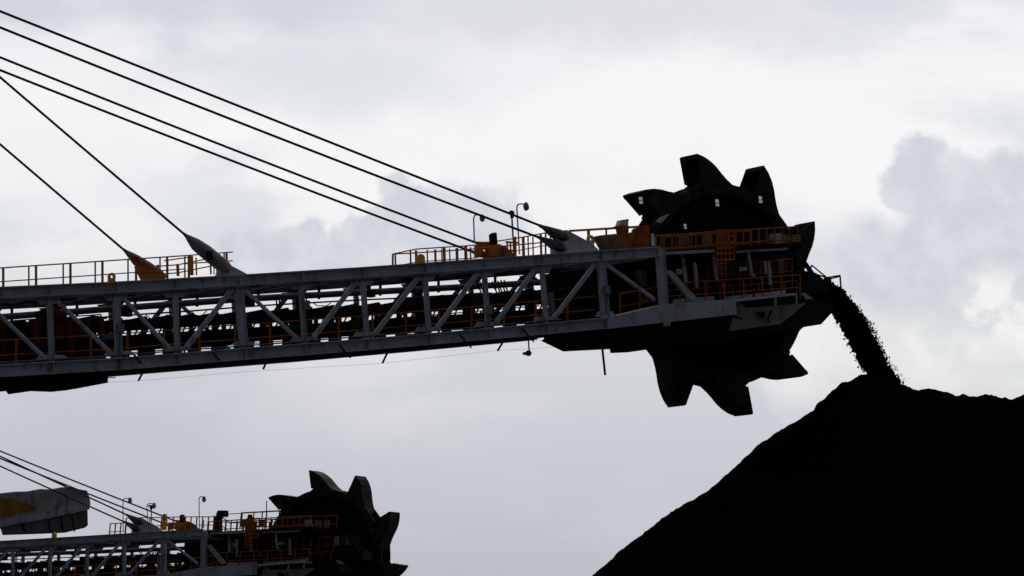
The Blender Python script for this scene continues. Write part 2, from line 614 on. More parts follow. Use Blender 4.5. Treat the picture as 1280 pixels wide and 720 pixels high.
# load of coal along the belt: an uneven heap
u = uC0
prev = None
while u < uC1:
    h = 0.02 + 0.06 * noise.noise(Vector((u * 1.3, 0, 0)))
    cur = [(u, CV - 0.6, wc(u) - 0.12), (u, CV - 0.3, wc(u) - 0.02 + h), (u, CV + 0.3, wc(u) - 0.02 + h), (u, CV + 0.6, wc(u) - 0.12)]
    if prev:
        lad.add(prev + cur, [(0, 1, 5, 4), (1, 2, 6, 5), (2, 3, 7, 6)])
    prev = cur
    u += 0.25
lad.build('coal_load', 'coal', CONV)
u = uC0 + 0.4
k = 0
while u < uC1 - 0.5:
    w = wc(u)
    mb = MB()
    for s in (-1, 1):
        mb.box((u, CV + s * 0.58, w - 0.41), (0.12 + 0.28 * rng.random() * (k % 2), 0.14, 0.36))
    mb.beam((u, CV - 0.6, w - 0.24), (u, CV + 0.6, w - 0.24), 0.07, 0.07, (1, 0, 0))
    for s in (-1, 1):
        mb.beam((u, CV + s * (HW + 0.1), w - 1.45), (u, CV + s * (HW + 0.1), w - 0.56), 0.08, 0.22 + 0.4 * rng.random())
        mb.beam((u + 0.3, CV + s * 0.45, w - 0.24), (u + 0.12, CV + s * 0.45, w - 0.60), 0.05, 0.05)
    mb.build('idler_frame', 'under', CONV)
    if u > A.L(490, 360, CV)[0] or u < A.L(110, 400, CV)[0]:
        MB().prism([(u - 0.19, w - 0.02), (u + 0.19, w - 0.02), (u + 0.19, w + 0.16), (u + 0.15, w + 0.2), (u - 0.15, w + 0.2), (u - 0.19, w + 0.16)],
                   CV - 0.75, CV + 0.75).build('belt_hood', 'under', CONV)
    else:
        MB().tube((u, CV - 0.75, w), (u, CV + 0.75, w), 0.085, 8).build('belt_roller', 'under', CONV)
    k += 1
    u += 0.965

# long pipes and cable tray hung under the top bracing
ppx = cpx([(0, 396.5), (300, 374), (620, 356.5), (690, 352)], 3.9)
wp = lambda u: line(ppx, u)
mb = MB()
u1 = A.L(700, 352, 3.9)[0]
us = [U0 + .3] + [p[0] for p in ppx if p[0] < u1] + [u1]
for a, b in zip(us[:-1], us[1:]):
    mb.tube((a, 3.9, wp(a)), (b, 3.9, wp(b)), 0.125, 10)
PIPE = mb.build('pipe', 'iron', root)
mb = MB()
for a, b in zip(us[:-1], us[1:]):
    mb.tube((a, 3.2, wp(a) + 0.42), (b, 3.2, wp(b) + 0.42), 0.05, 8)
mb.build('pipe', 'under', root)
for i, (ut, ub) in enumerate(nodes[:-2]):
    x = ut + 0.35
    MB().beam((x, 3.9, wp(x) - 0.16), (x, 3.9, wt(x) - 0.1), 0.1, 0.07).build('pipe_hanger', 'under', PIPE)
    # cross frame holding conveyor and pipes
    if i % 2 == 0:
        MB().beam((x - 0.5, 4.5, wb(x) + 0.1), (x - 0.5, 4.5, wt(x) - 0.15), 0.2, 0.2).build('inner_post', 'under', root)
# dark junction boxes under the pipes
for x, y in ((157, 391), (310, 379), (461, 367)):
    uu, ww = A.L(x, y, 3.5)
    MB().box((uu, 3.5, ww), (0.42, 0.3, 0.26)).box((uu, 3.5, ww + 0.2), (0.12, 0.12, 0.2)).build('junction_box', 'under', root)
# slack cable loops and thin rods beside the ladder
for x0, y0, x1, y1 in ((596, 352, 603, 370), (600, 352, 606, 371), (615, 352, 622, 368), (619, 351, 626, 368), (622, 351, 629, 369),
                       (626, 350, 632, 367), (630, 350, 635, 366), (345, 371, 347, 392), (349, 371, 350, 391)):
    MB().tube(A.P(x0, y0, 3.2), A.P(x1, y1, 3.2), 0.03, 6).build('hanging_hose', 'cable', root)

# drive gear and enclosures at the left end of what is seen
def pprism(pts, v0, v1, name, mat, parent=None, bevel=0.0, label=None):
    o = MB().prism(A.poly(pts, v0), v0, v1).build(name, mat, parent or root, bevel=bevel)
    if label:
        o['label'] = label
    return o


skip_b = set()


pprism([(-30, 411), (28, 405), (28, 404), (60, 402), (60, 440), (-30, 449)], 2.3, 3.3, 'drive_housing', 'rust')
pprism([(64, 405), (112, 400), (112, 434), (64, 439)], 2.0, 3.1, 'drive_housing', 'rust')
pprism([(106, 400.5), (117, 400), (117, 406), (106, 406)], 2.2, 2.8, 'gear_case', 'rust')
pprism([(70, 384), (86, 398), (86, 412), (76, 412), (76, 402), (66, 390)], 2.5, 2.9, 'bracket', 'rust')
pprism([(50, 388), (60, 387), (61, 412), (52, 412)], 2.6, 3.0, 'inner_post', 'under')
pprism([(-20, 405), (15, 402), (15, 411), (-20, 412)], 2.6, 3.4, 'gear_case', 'under')
pprism([(-60, 444), (112, 432), (112, 452), (-60, 466)], 2.2, 3.0, 'drive_bed', 'rust')
pprism([(128, 418.5), (142, 417.5), (142, 424), (128, 425)], 1.4, 1.7, 'junction_box', 'blue')
for x, yt, yb in ((3, 403, 452), (44, 402, 449), (86, 402, 446), (126, 398, 442)):
    p, q = A.P(x, yt, 1.5), A.P(x + 3, yb, 1.5)
    MB().beam(p, q, 0.16, 0.18).box(p + Vector((0, 0, 0.03)), (0.42, 0.2, 0.08)).build('inner_post', 'rust', root)
MB().path([A.P(8, 401.5, 1.5), A.P(48, 398.5, 1.5)], 0.025).path([A.P(86, 396, 1.5), A.P(126, 393, 1.5), A.P(127, 400, 1.5)], 0.025).build('conduit', 'cable', root)


# ------------------------------------------------------------------ handrails
def handrail(p, q, n, h=1.05, r=0.028, mid=(0.55,), mat='orange', rail_mat=None, pw=0.07, parent=None, close=None, posts=None):
    """run of handrail: rails in one mesh, every post a mesh of its own"""
    p, q = Vector(p), Vector(q)
    mb = MB()
    up = Vector((0, 0, h))
    mb.tube(p + up, q + up, r, 6)
    for m in mid:
        mb.tube(p + up * m, q + up * m, r * 0.8, 6)
    if close:
        for c in close:
            c = Vector(c)
            mb.tube(c + up, (p if (c - p).length < (c - q).length else q) + up, r, 6)
    o = mb.build('handrail', rail_mat or mat, root)
    for i in range(n):
        f = i / (n - 1) if n > 1 else 0.5
        a = p.lerp(q, f)
        MB().beam(a, a + up, pw * 0.5, pw).build('rail_post', mat, o)
    return o


def px_rail(pts, v, hpx_bottom, n, mat='orange', pw=0.07, mid=True, parent=None, rail_mat=None, r=0.028):
    """rail through photo points (top rail), posts drop to hpx_bottom below"""
    P3 = [A.P(x, y, v) for x, y in pts]
    mb = MB()
    for a, b in zip(P3[:-1], P3[1:]):
        mb.tube(a, b, r, 6)
        if mid:
            dz = Vector((0, 0, -0.5))
            mb.tube(a + dz, b + dz, r * 0.8, 6)
    o = mb.build('handrail', rail_mat or mat, root)
    tot = sum((b - a).length for a, b in zip(P3[:-1], P3[1:]))
    for i in range(n):
        s = tot * i / max(1, n - 1)
        for a, b in zip(P3[:-1], P3[1:]):
            L = (b - a).length
            if s <= L + 1e-6:
                p = a.lerp(b, s / L)
                break
            s -= L
        MB().beam(p, p - Vector((0, 0, hpx_bottom)), pw * 0.55, pw).build('rail_post', mat, o)
    return o


# two rails of the narrow walkway over the far truss, left run
deck_l0 = A.L(296, 345, BW)[0]
mb = MB()
wk = lambda u: wt(u) + 0.22
for a, b in zip([U0 + .5] + [p[0] for p in TOP if p[0] < deck_l0], [p[0] for p in TOP if p[0] < deck_l0] + [deck_l0]):
    mb.beam((a, BW + 0.05, wk(a)), (b, BW + 0.05, wk(b)), 0.8, 0.04)
WALK = mb.build('walkway', 'steel', root)
skip_b.add(WALK)
def w_at(px, py, v):
    return A.L(px, py, v)


for dv, xs in ((-0.3, (-37, 4, 45, 88, 128, 170, 209, 236)), (0.42, (-6, 36, 79, 119, 160, 200, 231))):
    v = BW + dv
    o = px_rail([(-60, 338.8 if dv < 0 else 338.3), (0, 335), (120, 327), (232, 319.5)], v, 0.02, 2, parent=WALK)
    skip_b.add(o)
    for x in xs:
        y = 335 - (335 - 319.5) * x / 232
        p = A.P(x, y, v)
        MB().beam(p, (p.x + 0.02, v, wk(p.x)), 0.04, 0.085 if dv < 0 else 0.05).build('rail_post', 'orange', o)
# platform corner at the left anchors: rails turning out to the side
corner = MB()
cz = lambda p: Vector((0, 0, -0.5))
for pts in ([(232, 319.5), (291, 315)], [(205, 326), (240, 321)], [(232, 329.5), (291, 326)], [(196, 333), (222, 331), (262, 323)],
            [(196, 343), (222, 341), (262, 333)]):
    corner.path([A.P(x, y, BW + 0.42 if i < 1 else BW - 0.3) for i, (x, y) in enumerate(pts)], 0.026)
co = corner.build('handrail', 'orange', root)
skip_b.add(co)
for x, y0, y1, w in ((197, 331, 345, .09), (222, 330, 345, .1), (239, 320, 344, .13), (245, 322, 344, .05), (263, 322, 343, .06), (267, 322, 343, .04), (280, 316, 330, .05), (283, 316, 330, .08)):
    MB().beam(A.P(x, y0, BW), A.P(x + .6, y1, BW), w * .6, w).build('rail_post', 'orange', co)

# platform and rails at the far right anchor
PLAT = MB()
pl0, pl1 = A.P(492, 346, BW - .2), A.P(700, 331, BW - .2)
PLAT.beam(pl0 - Vector((0, 0, 0.05)), pl1 - Vector((0, 0, 0.05)), 1.3, 0.05)
PLAT = PLAT.build('walkway', 'steel', root)
skip_b.add(PLAT)
o = px_rail([(491, 317.5), (521, 311.3), (594, 306.5), (612, 303), (650, 297), (682, 291)], BW + 0.3, 1.0, 2, parent=PLAT)
skip_b.add(o)
o = px_rail([(491, 317.5), (512, 316.6), (560, 313.5), (594, 311), (690, 302)], BW - 0.7, 0.02, 2, parent=PLAT)
skip_b.add(o)
for x, yt, w in ((494, 317, .06), (513, 313, .06), (520, 313, .09), (534, 312, .05), (544, 312, .08), (552, 311, .04), (555, 310, .11), (562, 311, .05),
                 (571, 310, .1), (582, 308, .11), (588, 309, .05), (634, 302, .06), (638, 303, .06), (643, 296, .13), (654, 296, .1), (660, 295, .05), (666, 296, .05), (676, 293, .08), (688, 292, .05)):
    p = A.P(x, yt, BW - .4)
    MB().beam(p, (p.x + .03, p.y, wt(p.x) + 0.15), w * .6, w).build('rail_post', 'orange', o)
MB().box(A.P(640, 303, BW - .4), (0.55, .1, .06)).box(A.P(638, 313, BW - .4), (0.4, .1, .05)).build('gate_latch', 'orange', o)
# rails right of the near anchor
px_rail([(712, 288), (745, 286), (803, 282.5)], BW + 0.2, 1.0, 5, parent=PLAT)
o = px_rail([(700, 290), (808, 283.5)], BW - 0.5, 0.8, 4, parent=PLAT)

# rails along the inner walkways
for v in (0.75, 4.75):
    mb = MB()
    wi = lambda u: wb(u) + 0.10
    us = [U0 + .5] + [p[0] for p in BOT[1:-1]] + [0.4]
    for a, b in zip(us[:-1], us[1:]):
        mb.beam((a, v, wi(a)), (b, v, wi(b)), 0.75, 0.035)
        mb.beam((a, v - .36, wi(a) + 0.05), (b, v - .36, wi(b) + 0.05), 0.01, 0.10)
    wkw = mb.build('walkway', 'steel', root)
    rl = MB()
    for a, b in zip(us[:-1], us[1:]):
        for h in (0.5, 1.02):
            rl.tube((a, v + .3, wi(a) + h), (b, v + .3, wi(b) + h), 0.024, 6)
    rl = rl.build('handrail', 'dark_orange', root)
    u = U0 + 1.2
    while u < 0.3:
        MB().beam((u, v + .3, wi(u)), (u, v + .3, wi(u) + 1.02), 0.05, 0.075).build('rail_post', 'dark_orange', rl)
        u += 1.43

# ------------------------------------------------------------------ stays, sockets and anchor plates
mast_u = -32.5


def stay(p_px, q_px, v, r, sock_px, sock_mat='socket', sag=0.0, name='stay_cable'):
    """p_px at the anchor, q_px where it leaves the photograph; runs on to the mast head"""
    p, q = A.P(*p_px, v), A.P(*q_px, v)
    d = (q - p)
    e = p + d * ((mast_u - p.x) / d.x)
    mb = MB()
    n = 14
    pts = []
    for i in range(n + 1):
        f = i / n
        x = p.lerp(e, f)
        x.z -= sag * 4 * f * (1 - f)
        pts.append(x)
    mb.path(pts, r, 8)
    o = mb.build(name, 'cable', root, smooth=True)
    return o, e


def socket(o, spine, v, mat, flat=0.7):
    """cast socket: radius varies along its spine of photo points (px, py, half-width px)"""
    mb = MB()
    nn = 12
    rings = []
    P3 = [A.P(x, y, v) for x, y, h in spine]
    for i, (x, y, h) in enumerate(spine):
        a = P3[max(0, i - 1)]
        b = P3[min(len(P3) - 1, i + 1)]
        d = (b - a).normalized()
        s = Vector((0, 1, 0))
        nrm = s.cross(d).normalized()
        rr = h / 31.5
        rings.append([P3[i] + nrm * (rr * math.cos(2 * math.pi * k / nn)) + s * (flat * rr * math.sin(2 * math.pi * k / nn)) for k in range(nn)])
    vs = [p for r_ in rings for p in r_]
    fs = []
    for i in range(len(rings) - 1):
        for k in range(nn):
            fs.append((i * nn + k, i * nn + (k + 1) % nn, (i + 1) * nn + (k + 1) % nn, (i + 1) * nn + k))
    fs += [tuple(range(nn)), tuple(range(len(vs) - nn, len(vs)))]
    mb.add(vs, fs)
    return mb.build('cable_socket', mat, o)


ends = []
near_stays = {}
NR = 0.048
o, e = stay((680, 284), (0, 14), 0.0, NR, None, sag=0.0); ends.append(e)
near_stays[o] = A.P(700, 298, 0)
socket(o, [(674, 281.8, 2.0), (679, 284, 2.6), (686, 288, 5.0), (692, 291.5, 6.8), (699, 294, 7.5), (706, 296.5, 6.2), (711, 299, 3)], 0.0, 'iron')
o, e = stay((678, 298.5), (0, 31), 0.0, NR, None, sag=0.12); ends.append(e)
near_stays[o] = A.P(700, 310, 0)
socket(o, [(672, 296, 2.0), (677, 298.3, 2.6), (685, 302.5, 5.0), (692, 306, 6.8), (698, 309, 7), (703, 311, 6), (708, 313, 3)], 0.0, 'iron')
o, e = stay((598, 304.5), (0, 68), BW, NR, None, sag=0.12); ends.append(e)
socket(o, [(594, 303, 1.6), (600, 304.5, 2.6), (610, 306, 4.5), (622, 309, 4.5), (628, 311, 3)], BW, 'orange')
o, e = stay((592, 315.3), (0, 84), BW, NR, None, sag=0.12); ends.append(e)
socket(o, [(588, 313.6, 1.6), (594, 316, 2.6), (600, 317.5, 4.5), (612, 318.5, 4.5), (620, 319, 3)], BW, 'orange')
o, e = stay((233, 295), (0, 95), 0.0, 0.046, None, sag=0.04); ends.append(e)
socket(o, [(228, 290.5, 1.2), (233, 295, 2.5), (238, 299.5, 4.8), (244, 305, 7.4), (258, 315.5, 8.8), (272, 327, 8.8), (282, 334.5, 8.0), (287, 338, 6)], 0.0, 'socket', 0.55)
o, e = stay((158, 315), (0, 179), BW, 0.046, None, sag=0.04); ends.append(e)
socket(o, [(153, 310.6, 1.2), (158, 315, 2.5), (164, 320, 4.8), (170, 325, 6.6), (184, 335, 8.0), (198, 345, 8.6), (204, 350, 7)], BW, 'tan', 0.55)

# plates the sockets are pinned to
pl = pprism([(693, 303), (697, 288), (709, 287.5), (738, 303), (745, 309), (752, 315), (690, 319.5)], -0.07, 0.07, 'anchor_plate', 'pale')
MB().tube(A.P(703, 295.5, -0.14), A.P(703, 295.5, -0.14) + Vector((0, .3, 0)), 0.16, 14).build('pin', 'under', pl)
MB().tube(A.P(700, 309, -0.14), A.P(700, 309, -0.14) + Vector((0, .3, 0)), 0.16, 14).build('pin', 'under', pl)
pl = pprism([(606, 318), (624, 305), (632, 308), (641, 316), (655, 330), (606, 334)], BW - 0.07, BW + 0.07, 'anchor_plate', 'tan')
pprism([(596, 306), (624, 306), (624, 320), (612, 320), (611, 314), (606, 309), (601, 320), (596, 322)], BW - 0.4, BW - 0.2, 'anchor_bracket', 'orange')
pprism([(615, 293), (618, 290.5), (621, 291), (622, 305), (616, 305)], BW - 0.35, BW - 0.1, 'beacon', 'under')
pl = pprism([(272, 322), (282, 328), (310, 343), (312, 350), (268, 352), (272, 341)], -0.06, 0.06, 'anchor_plate', 'steel')
MB().box(A.P(262, 319, -0.2), (0.2, 0.08, 0.3)).build('clamp', 'under', pl)
pprism([(170, 333), (186, 333), (203, 345), (203, 352), (180, 353)], BW - 0.3, BW - 0.12, 'anchor_bracket', 'orange')
pprism([(166, 320), (173, 321), (175, 327), (168, 326)], BW - 0.36, BW - 0.25, 'clamp', 'red')


# lifting eyes
def eye(px, py, v, s, solid=False):
    u, w = A.L(px, py, v)
    mb = MB()
    mb.ring((u, v, w), 0.06 if not solid else 0.03, 0.14 * s, -0.05, 0.05, 18)
    mb.prism([(u - 0.15 * s, w - 0.36 * s), (u + 0.15 * s, w - 0.36 * s), (u + 0.13 * s, w - 0.03), (u + 0.07, w - 0.07), (u - 0.07, w - 0.07), (u - 0.13 * s, w - 0.03)], v - 0.045, v + 0.045)
    return mb.build('lifting_eye', 'yellow', root)


eye(139.5, 346, 0.0, 1.0)
eye(526, 323, 0.3, 1.15, True)
eye(738, 299, 0.35, 1.1)


# ------------------------------------------------------------------ flood lights
def floodlight(fr, foot, topp, head, v, parent, hsize=0.13, mat='socket'):
    f, tp, h = fr.P(*foot, v), fr.P(*topp, v), fr.P(*head, v)
    mb = MB()
    s = 1 if h.x > f.x else -1
    mb.path([f, tp - Vector((0, 0, .16)), tp - Vector((-.05 * s, 0, .04)), tp + Vector((.14 * s, 0, 0)), Vector((h.x - .06 * s, h.y, tp.z))], 0.028, 6)
    o = mb.build('floodlight', mat, parent)
    hb = MB()
    hb.ball(h, hsize, 12, 8, (0.75, 0.8, 1.2))
    hb.build('lamp_head', 'lamp', o, smooth=True)
    MB().ball(h + Vector((0.05 * s, 0, -0.03)), hsize * 0.8, 12, 8, (0.7, 0.8, 1.05)).build('lamp_lens_or_sky_glow', 'glass', o, smooth=True)
    return o


lamps_a = [floodlight(A, (593, 304), (592, 268), (602.5, 272.5), BW - .2, root),
           floodlight(A, (649.5, 318), (646, 254.5), (657.5, 258), BW + .6, root, 0.15)]
mb = MB().tube(A.P(641.5, 300, BW), A.P(639.6, 268, BW), 0.035, 6)
o = mb.build('floodlight', 'socket', root)
MB().ball(A.P(639.5, 266, BW), 0.12, 10, 7, (1.1, .8, .8)).box(A.P(640, 270.5, BW), (.1, .1, .14)).build('lamp_head', 'under', o, smooth=False)

# hopper side and control box on top of the last panel
pprism([(751, 294), (792, 290), (812, 289), (812, 310), (761, 313)], 2.6, 3.2, 'hopper', 'tan')
pprism([(776.5, 275), (786, 273.5), (785, 284), (773.5, 284)], 1.9, 2.2, 'control_box', 'pale')
pprism([(769, 283), (775, 281.5), (786, 282), (786, 290), (780, 294), (774, 291), (773, 285)], 1.8, 2.0, 'control_bracket', 'dark_orange')
pprism([(777, 290), (785, 289), (786, 309), (778, 310)], 1.7, 1.85, 'orange_pillar', 'dark_orange')
pprism([(792, 287), (797, 283), (799, 284), (798, 309), (794, 309.5), (791, 300)], 1.9, 2.05, 'orange_pillar', 'dark_orange')
pprism([(804, 282), (811, 281), (812, 307), (805, 308)], 2.0, 2.3, 'orange_pillar', 'dark_orange')
pprism([(798, 283), (806, 282), (806, 288), (798, 289)], 2.1, 2.2, 'control_bracket', 'dark_orange')
pprism([(815.5, 292), (818, 291.5), (819, 307), (816, 307)], 0.1, 0.2, 'end_post', 'pale')

# ------------------------------------------------------------------ bucket wheel
WV = 4.0                                  # near face of the wheel
WC = A.P(907, 355, WV)
WHEEL_W = 1.3
hub = empty('bucket_wheel', None, root)
hub.location = WC
hub.rotation_euler = (0, 0, R(0))
hub.scale = (1.075, 1.0, 1.075)
PHASE = 104.5


def wheel_mesh():
    mb, dc = MB(), MB()
    n = 72
    for v0, v1 in ((0.10, 0.22), (WHEEL_W - 0.22, WHEEL_W - 0.10)):
        mb.ring((0, 0, 0), 3.38, 3.82, v0, v1, n)                   # rim plates
    mb.ring((0, 0, 0), 3.42, 3.52, 0.22, WHEEL_W - 0.22, n)         # drum skin
    dc.ring((0, 0, 0), 0.02, 3.40, 0.55, 0.62, n)                   # near disc, set back
    dc.ring((0, 0, 0), 0.02, 3.40, 0.95, 1.02, n)
    dc.ring((0, 0, 0), 0.9, 1.25, 0.25, 0.55, 36)                   # hub flange
    dc.ring((0, 0, 0), 0.02, 0.9, 0.0, 0.55, 28)
    for k in range(20):                                             # rim stiffeners
        a = 2 * math.pi * k / 20
        c, s = math.cos(a), math.sin(a)
        dc.beam((1.2 * c, 0.46, 1.2 * s), (3.38 * c, 0.46, 3.38 * s), 0.16, 0.05, (0, 1, 0))
    return mb, dc


rim, disc = wheel_mesh()
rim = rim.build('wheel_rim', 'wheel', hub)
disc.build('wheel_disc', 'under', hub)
prof_back = [(0.0, 4.98), (-0.30, 4.81), (-0.56, 4.58), (-0.76, 4.33), (-0.92, 4.06), (-1.08, 3.82), (-1.28, 3.58), (-1.56, 3.36)]
prof_mouth = [(0.07, 3.36), (0.06, 3.84), (-0.07, 3.87), (-0.06, 3.92), (0.04, 3.95)]


def bucket(ang):
    """cutting bucket: two cheek plates, bent back sheet, floor and a thick lip; mouth open"""
    a = R(ang)
    er = (math.cos(a), math.sin(a))
    et = (-math.sin(a), math.cos(a))
    def pt(t_, r_):
        return (er[0] * r_ + et[0] * t_, er[1] * r_ + et[1] * t_)
    mb = MB()
    outline = [pt(*p) for p in prof_mouth + prof_back]
    for v0, v1 in ((0.0, 0.05), (WHEEL_W - 0.05, WHEEL_W)):
        mb.prism(outline, v0, v1)
    for p, q in zip(prof_back[:-1], prof_back[1:]):
        a2, b2 = pt(*p), pt(*q)
        mb.beam((a2[0], WHEEL_W / 2, a2[1]), (b2[0], WHEEL_W / 2, b2[1]), WHEEL_W - 0.1, 0.07)
    # floor of the bucket
    a2, b2 = pt(-0.15, 3.7), pt(-0.6, 4.45)
    mb.beam((a2[0], WHEEL_W / 2, a2[1]), (b2[0], WHEEL_W / 2, b2[1]), WHEEL_W - 0.1, 0.06)
    # lip
    a2 = pt(-0.045, 4.87)
    mb.beam((a2[0], -0.01, a2[1]), (a2[0], WHEEL_W + 0.01, a2[1]), 0.07, 0.14, (1, 0, 0))
    return mb


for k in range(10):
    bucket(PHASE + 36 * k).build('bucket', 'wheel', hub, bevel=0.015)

# added glowing squares standing in for sky seen through holes by the wheel
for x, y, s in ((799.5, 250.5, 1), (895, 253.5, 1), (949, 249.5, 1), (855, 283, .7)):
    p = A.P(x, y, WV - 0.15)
    o = MB().box(p, (0.24 * s, 0.12, 0.32 * s)).build('sky_hole_box', 'under', root)
    MB().box(p + Vector((0, -0.075, 0.06 * s)), (0.15 * s, 0.03, 0.13 * s)).box(p + Vector((0.02, -0.075, -0.09 * s)), (0.15 * s, 0.03, 0.1 * s)).build('lamp_lens_or_sky_glow', 'sky_glow', o)  # glowing faces painted as bright sky, not lenses
pprism([(820, 277.5), (826, 271.5), (837, 267), (833, 272), (826, 279.5), (823, 278)], WV - 0.6, WV - 0.55, 'pale_plate', 'pale')  # pale slash-shaped plate between bucket and wheel
# gearbox and axle frame between deck and wheel
pprism([(828, 300), (866, 296), (930, 292), (990, 290), (996, 378), (828, 386)], WV - 0.3, WV - 0.1, 'wheel_guard', 'under')

# ------------------------------------------------------------------ boom end: decks, girder, belly, chute
pprism([(756, 397.8), (800, 388), (840, 379.3), (919.5, 373.5), (921, 393), (760, 411)], -0.12, 0.12, 'end_girder', 'steel')
pprism([(756, 397.8), (800, 388), (840, 379.3), (919.5, 373.5), (921, 393), (760, 411)], 0.12, 0.16, 'girder_web', 'steel')
o = MB().prism(A.poly([(756, 397.8), (840, 379.3), (919.5, 373.5), (921, 393), (760, 411)], 0), 4.3, 4.55).build('end_girder', 'under', root)
pprism([(829, 402), (838, 401), (838, 407), (831, 408)], -0.14, 0.0, 'jacking_pad', 'steel')
pprism([(756, 411), (908, 396), (918, 397), (906, 412.5), (756, 426)], 0.55, 0.65, 'belly_plate', 'under')
pprism([(921, 376), (933, 384.5), (1008, 379), (976, 405), (911.5, 414)], 0.5, 0.62, 'nose_panel', 'socket')
MB().tube(A.P(953, 393.5, 0.35), A.P(953, 393.5, 0.6), 0.13, 12).box(A.P(949, 391, .42), (.2, .1, .06)).build('nose_bracket', 'under', root)
MB().path([A.P(906, 392.5, 0.3), A.P(928, 398.5, 0.3)], 0.04).build('nose_bracket', 'under', root)
MB().path([A.P(965, 388, .42), A.P(960, 397, .42), A.P(961, 403, .42)], 0.035).build('hanging_hose', 'under', root)
# belly housing under the boom end
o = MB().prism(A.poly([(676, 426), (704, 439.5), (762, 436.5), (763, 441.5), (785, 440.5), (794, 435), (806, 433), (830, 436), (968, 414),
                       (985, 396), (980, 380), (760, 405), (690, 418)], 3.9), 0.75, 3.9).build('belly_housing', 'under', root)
# deck levels
u0d, w0d = A.L(829, 316.5, 0.3)
u1d, w1d = A.L(1001, 304.5, 0.3)
dk = MB().beam((u0d, 2.05, w0d), (u1d, 2.05, w1d), 3.5, 0.14)
for k in range(7):
    f = k / 6
    dk.beam((u0d + (u1d - u0d) * f, 0.4, w0d + (w1d - w0d) * f - 0.17), (u0d + (u1d - u0d) * f, 3.7, w0d + (w1d - w0d) * f - 0.17), 0.1, 0.2, (1, 0, 0))
DECK = dk.build('upper_deck', 'under', root)
MB().beam(A.P(829, 316.8, 0.22), A.P(893, 313.5, 0.22), 0.04, 0.12).build('deck_edge', 'steel', DECK)
MB().beam(A.P(920, 315, 0.22), A.P(985, 311, 0.22), 0.04, 0.1).build('deck_edge', 'socket', DECK)
px_rail([(820, 295.2), (905, 289), (997, 283.3)], 0.35, 0.66, 19, mat='dark_orange', pw=0.06, r=0.036)
px_rail([(832, 334), (905, 329), (990, 323.5)], 1.9, 1.1, 13, mat='dark_orange', pw=0.045, r=0.022)
px_rail([(834, 363), (905, 358), (996, 351)], 1.6, 0.5, 11, mat='dark_orange', pw=0.05, r=0.022, mid=False)
px_rail([(826, 297), (905, 291), (938, 289)], 3.6, 0.7, 7, mat='dark_orange', pw=0.08, parent=DECK, r=0.04)
for x in (850, 880, 962, 978, 992):
    pprism([(x, 293.5), (x + 9, 293), (x + 9, 306), (x, 306.5)], 1.2, 1.3, 'deck_panel', 'tan', DECK)
for x, y in ((965, 292), (968, 300)):
    pprism([(x, y), (x + 12, y - .5), (x + 12, y + 8), (x, y + 8)], 1.0, 1.1, 'deck_panel', 'steel', DECK)
for x0, y0, x1, y1 in ((853, 318, 857, 352), (891.5, 317, 896, 352), (935, 315, 939.5, 343), (960, 326, 963, 356), (868, 328, 871, 360)):
    MB().beam(A.P(x0, y0, 0.5), A.P(x1, y1, 0.5), 0.1, 0.11).build('deck_post', 'steel', root)
MB().beam(A.P(939.5, 343, .5), A.P(943, 344.5, .5), .1, .1).build('deck_post', 'steel', root)
hs = pprism([(832, 337), (870, 333), (984, 323.5), (986, 374), (836, 384)], 3.2, 3.9, 'machinery_housing', 'rust')
for x in (845, 868, 912, 955, 974):
    pprism([(x, 334 - (x - 845) * .07), (x + 5, 334 - (x - 845) * .07), (x + 8, 376 - (x - 845) * .07), (x + 3, 376 - (x - 845) * .07)], 3.0, 3.18, 'wall_rib', 'tan' if x != 955 else 'pale', hs)
# lower walkway
lw0, lw1 = A.P(839, 384.3, 0.2), A.P(995, 367.5, 0.2)
lw = MB().beam(lw0 + Vector((0, .6, 0)), lw1 + Vector((0, .6, 0)), 1.25, 0.09).build('lower_walkway', 'pale', root)
pprism([(842, 374), (893, 370), (893, 379), (842, 382)], 0.9, 0.96, 'kick_plate', 'steel', lw)
pprism([(905, 371), (941, 367.5), (941, 374.5), (905, 378)], 0.9, 0.96, 'kick_plate', 'steel', lw)
pprism([(944, 367), (982, 362.5), (982, 370), (944, 373.5)], 0.9, 0.96, 'kick_plate', 'steel', lw)
px_rail([(833, 354.5), (905, 350), (1000, 343.5)], 0.35, 0.95, 8, mat='dark_orange', pw=0.06, parent=lw)
px_rail([(775, 367), (800, 363), (824, 358)], 0.9, 0.9, 3, mat='dark_orange', pw=0.06)
MB().beam(A.P(762, 397, 0.5), A.P(822, 382.5, 0.5), 1.0, 0.06).build('walkway', 'pale', root)
for x, y, k in ((918, 377, .3), (969, 377, .35), (995, 374, .4)):
    MB().box(A.P(x, y, .3), (.08, .1, k)).build('walkway_bracket', 'steel', lw)
MB().tube(A.P(902, 353, 0.8), A.P(902, 362, 0.8), 0.09, 10).build('fire_extinguisher', 'red', root)
pprism([(845, 336.5), (854, 336), (854, 342.5), (846, 343)], 1.0, 1.03, 'notice_board', 'sign')
pprism([(924, 334), (934, 333), (934, 338), (925, 339)], 1.0, 1.03, 'notice_board', 'sign')
# ladder cage
lc = MB()
for x in (896, 901, 906, 911, 917):
    lc.tube(A.P(x, 287, 0.1), A.P(x + 1, 346 if x < 910 else 325, 0.1), 0.03, 6)
for y in (289, 296, 303, 310, 317, 325):
    lc.beam(A.P(895, y, 0.1), A.P(918, y - 1, 0.1), 0.03, 0.09)
for y in (330, 336, 342):
    lc.tube(A.P(897, y, 0.1), A.P(907, y - .5, 0.1), 0.025, 6)
lc.build('ladder_cage', 'dark_orange', root)
pprism([(897, 290), (904, 289.5), (905, 312), (898, 312.5)], 0.18, 0.24, 'ladder_guard', 'dark_orange')

